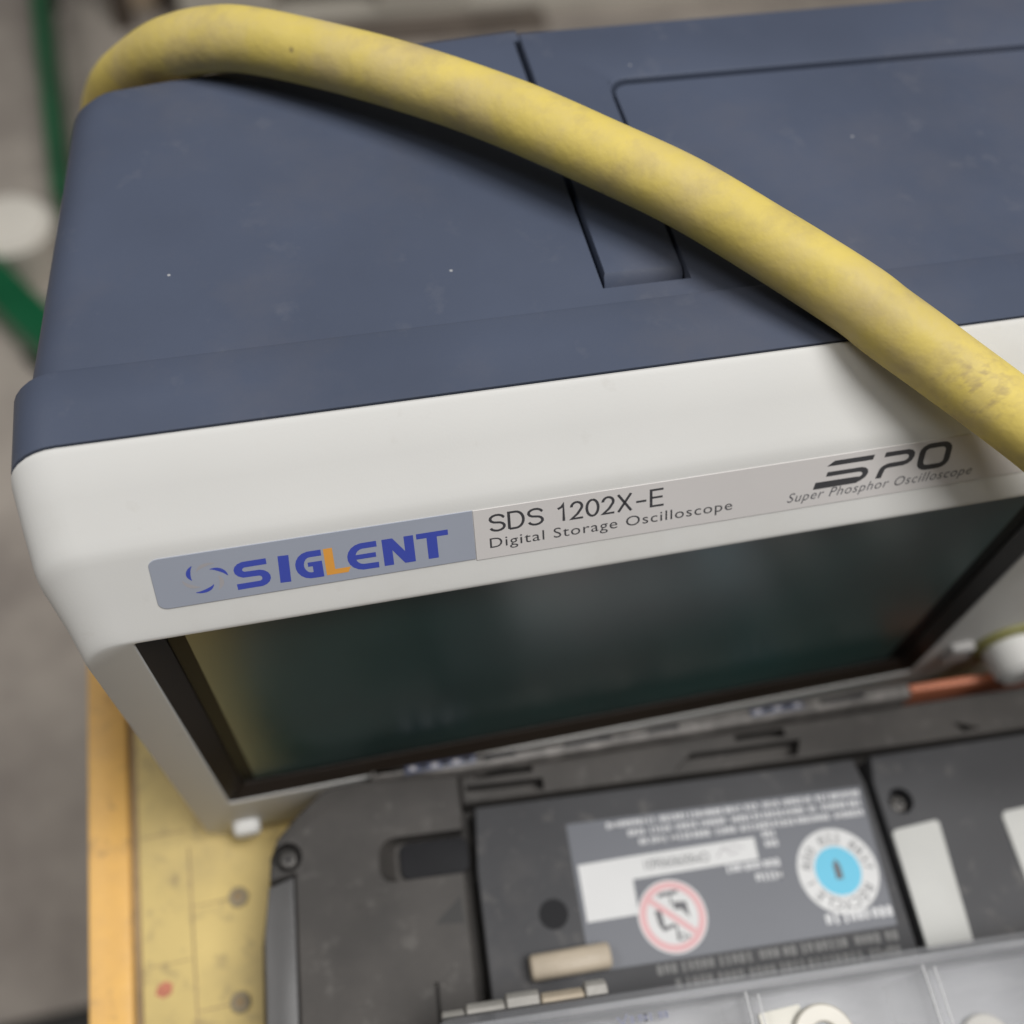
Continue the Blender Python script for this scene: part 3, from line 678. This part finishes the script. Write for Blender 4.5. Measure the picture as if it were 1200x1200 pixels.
def lid(b):
    o_ = rrect(BX0, BX1, BY0, BY1, 3, 5)
    loft(b, [[(x, y, BH-5.0) for x, y in inset(o_, 1.3)], [(x, y, BH-5.0) for x, y in o_], [(x, y, BH-.9) for x, y in o_], [(x, y, BH-.2) for x, y in inset(o_, .25)], [(x, y, BH) for x, y in inset(o_, .9)],
             [(x, y, BH) for x, y in inset(o_, 3.0)], [(x, y, BH-.7) for x, y in inset(o_, 3.6)], [(x, y, BH-1.9) for x, y in inset(o_, 3.6)], [(x, y, BH-3.4) for x, y in inset(o_, 1.4)]])
opart(lid, 'lid', M_clear, sharp=30)
for x in (64.4-31, 95.6, 131.8, 168.0):
    y1 = BY1-4.2
    opart(lambda b: box(b, x-.25, x+.25, BY0+4, y1, 1.6, BH-2.2), 'divider', M_clear)
    for dx in (-1.15, 1.15):
        opart(lambda b: box(b, x+dx-.17, x+dx+.17, BY0+4, y1+(.9 if dx < 0 else .2), BH-.75, BH-.35, .1), 'lid_rib', M_clear_rib)
opart(lambda b: box(b, BX0+8, BX1-6, BY1-3.15, BY1-2.75, BH-.02, BH+.14, .06), 'lid_bead', M_clear)
# hinge along the back edge
for x0, x1, d, m in ((36.2, 40.6, 1.0, M_hinge), (40.9, 48.3, 1.7, M_hinge), (48.6, 55.0, 2.5, M_hinge), (55.3, 63.6, 1.7, M_sleeve), (63.9, 68.2, 2.6, M_hinge)):
    def kn_(b):
        y0 = BY1+.1; pts = [(y0, BH-6), (y0+d, BH-6), (y0+d+.3, BH-3), (y0+d-.3, BH-1.4), (y0+d-1.0, BH-.7), (y0, BH-.5)]
        lx = [(x, i_) for x, i_ in ((x0, .3), (x0+.3, 0), (x1-.3, 0), (x1, .3))]
        loft(b, [[(x, yy-(i_ if yy > y0+.1 else 0), zz-(i_ if zz > BH-5 else 0)) for yy, zz in pts] for x, i_ in lx])
    opart(kn_, 'hinge_knuckle', m, sharp=25)
def emboss(b):
    p = at(BH-1.15)
    stroke(b, [(69.0, -56.2), (70.0, -57.6), (71.0, -55.9)], .35, p); stroke(b, [(70.0, -57.6), (70.0, -58.6)], .35, p)
    words_line(b, 71.5, 79.0, -57.0, 1.5, BH-1.15, 31); words_line(b, 40, 52, -57.6, 1.4, BH-1.15, 33)
opart(emboss, 'moulded_mark', mat('blue_grey_moulded_print', (0.16, 0.17, 0.24), 0.5, 0.1))
# small hardware lying in the compartments, each a thing of its own
def ring(b, ro, ri, h):
    n = 40; L_ = []
    for r, z in ((ri, 0), (ro, 0), (ro, h*.7), (ro-.3*h, h), (ri+.3*h, h), (ri, h*.7)):
        L_.append([(r*math.cos(2*math.pi*k/n), r*math.sin(2*math.pi*k/n), z) for k in range(n)])
    vs = [[b.verts.new(p) for p in lp] for lp in L_]
    for a, c in zip(vs, vs[1:]+vs[:1]):
        for i in range(n): b.faces.new((a[i], a[(i+1) % n], c[(i+1) % n], c[i]))
def ring_at(u, v, z, ro, ri, h, m, tilt, lab, name='washer', cat='washer'):
    b = bmesh.new(); ring(b, ro, ri, h)
    o = finish(b, name, m, None, sharp=40)
    o.location = Vector(frame_pt(u, v, z))*MM; o.rotation_euler = (math.radians(tilt), math.radians(tilt*.4), TH)
    tag(o, lab, cat, 'washers in the clear box'); return o
ring_at(108.2, -65.2, BZ+BH-3.6, 6.6, 3.1, 1.3, M_washer_grey, 3, 'large greyish plastic washer overlapping the bright square plate in the clear box')
ring_at(150.0, -70.0, BZ+2.0, 6.0, 2.8, 1.3, M_washer_grey, 0, 'greyish plastic washer low in the clear box, right of the second lid rib')
pl = bmesh.new()
pts = rrect(-4.6, 4.6, -4.6, 4.6, .6, 3)
prism(pl, pts, 0, 1.2, .2)
plate_o = finish(pl, 'square_plate', M_silver, None)
plate_o.location = Vector(frame_pt(101.4, -63.2, BZ+BH-4.9))*MM; plate_o.rotation_euler = (math.radians(-4), 0, TH+math.radians(4))
tag(plate_o, 'bright cream square plate beside the washer in the clear box', 'plate')

# ================================================================== FAR BACKGROUND ON THE FLOOR
def thing_mesh(fn, name, m, lab, cat, loc, rz=0, group=None, sharp=32):
    b = bmesh.new(); fn(b)
    o = finish(b, name, m, None, sharp=sharp); o.location = Vector(loc)*MM; o.rotation_euler = (0, 0, rz)
    return tag(o, lab, cat, group)
def rail(name, x0, y0, x1, y1, wd, h, lab):
    L_ = math.hypot(x1-x0, y1-y0); a = math.atan2(y1-y0, x1-x0)
    t = tag(empty(name, (x0, y0, -700), a), lab, 'rail')
    b = bmesh.new(); box(b, 0, L_, -wd/2, wd/2, 8, h, 3); finish(b, 'bar', M_green, t)
    for x in (L_*.2, L_*.8):
        b = bmesh.new(); prism(b, rrect(x-25, x+25, -wd/2-6, wd/2+6, 4, 3), 0, 8.0, 1); finish(b, 'foot_plate', M_rubber, t)
rail('steel_rail', -288, 1700, -232, 1010, 17, 95, 'long green steel rail on the floor at the upper left')
rail('steel_rail', -415, 1060, -222, 762, 46, 64, 'short thick green steel rail on the floor left of the oscilloscope')
tub = tag(empty('plastic_tub', (-297, 985, -700)), 'round cream white plastic tub on the floor behind the short green rail', 'plastic tub')
def tub_b(b):
    n = 40
    loft(b, [[(r*math.cos(2*math.pi*k/n), r*math.sin(2*math.pi*k/n), z) for k in range(n)] for r, z in ((43, 0), (45, 4), (49, 56), (51, 60), (51, 68), (48, 70))])
b = bmesh.new(); tub_b(b); finish(b, 'tub_body', M_tub, tub)
b = bmesh.new(); prism(b, arc(0, 0, 47, 47, 0, 354, 59), 69.5, 76, 4, 3); finish(b, 'tub_lid', M_tub, tub)
# pallet
PA = math.atan2(1451.7-1443.3, 832.7-31.9)
pal = tag(empty('wooden_pallet', (-72, 1440, -700), PA), 'weathered grey wooden pallet on the floor behind the oscilloscope', 'pallet')
def ppart(fn, name, m):
    b = bmesh.new(); fn(b); return finish(b, name, m, pal)
for y in (0, 350, 700):
    ppart(lambda b: box(b, 0, 1200, y, y+100, 0, 22, 2), 'bottom_board', M_wood)
    for x in (0, 300, 790, 1060): ppart(lambda b: box(b, x, x+140, y+3, y+97, 22, 100, 2), 'block', M_wood)
    ppart(lambda b: box(b, 0, 1200, y+2, y+98, 100, 122, 2), 'stringer_board', M_wood)
for i in range(8):
    ppart(lambda b: box(b, i*153, i*153+120, 0, 800, 122, 144, 2), 'deck_board', M_wood)
# stand with dark legs and a tan board
st = tag(empty('wooden_stand', (-166, 1478, -700), 0.1), 'small wooden stand with dark legs and a tan board at the top left', 'wooden stand')
b = bmesh.new(); box(b, -10, 18, 0, 30, 0, 420, 2); finish(b, 'leg', M_wood_dark, st)
b = bmesh.new(); box(b, 58, 80, 40, 62, 0, 420, 2); finish(b, 'leg', M_wood_dark, st)
b = bmesh.new(); box(b, 20, 56, 36, 48, 10, 400, 2); finish(b, 'board', M_tanwood, st)
# black block on the floor under the bench's left side
bl = tag(empty('rubber_block', (-262, 55, -700)), 'black rubber block on the floor beside the bench at the lower left', 'rubber block')
b = bmesh.new(); prism(b, rrect(-42, 120, -160, 22, 14, 5), 0, 60, 8, 3); finish(b, 'block', M_rubber, bl)
b = bmesh.new(); prism(b, rrect(-30, 108, -148, 10, 8, 4), 59.5, 63, 1); finish(b, 'pad', M_rubber, bl)

pk = tag(empty('floor_shade_strip', (-70, 1388, -700), PA), 'dark grey brown strip added as shade on the floor in front of the grey pallet', 'shade strip')  # thin dark board added to stand in for the shaded floor here
b = bmesh.new(); box(b, 0, 560, 0, 46, 0, 18, 3); finish(b, 'board', mat('floor_shade_brown', (0.17, 0.14, 0.115), 0.75, 0.25, 14, 0.4, 80), pk)

# scribed lines on the bench top
for (x0, x1, y0, y1) in ((-5.6, -5.2, -200, 0), (-5.0, 4.2, -15.9, -15.6), (-5.0, 3.0, -41.3, -41.0), (-17.2, -6.0, -28.6, -28.4), (-17.2, -6.0, 4.4, 4.7)):
    bpart(lambda b: box(b, x0, x1, y0, y1, -0.4, 0.05), 'scribed_line', M_groove)
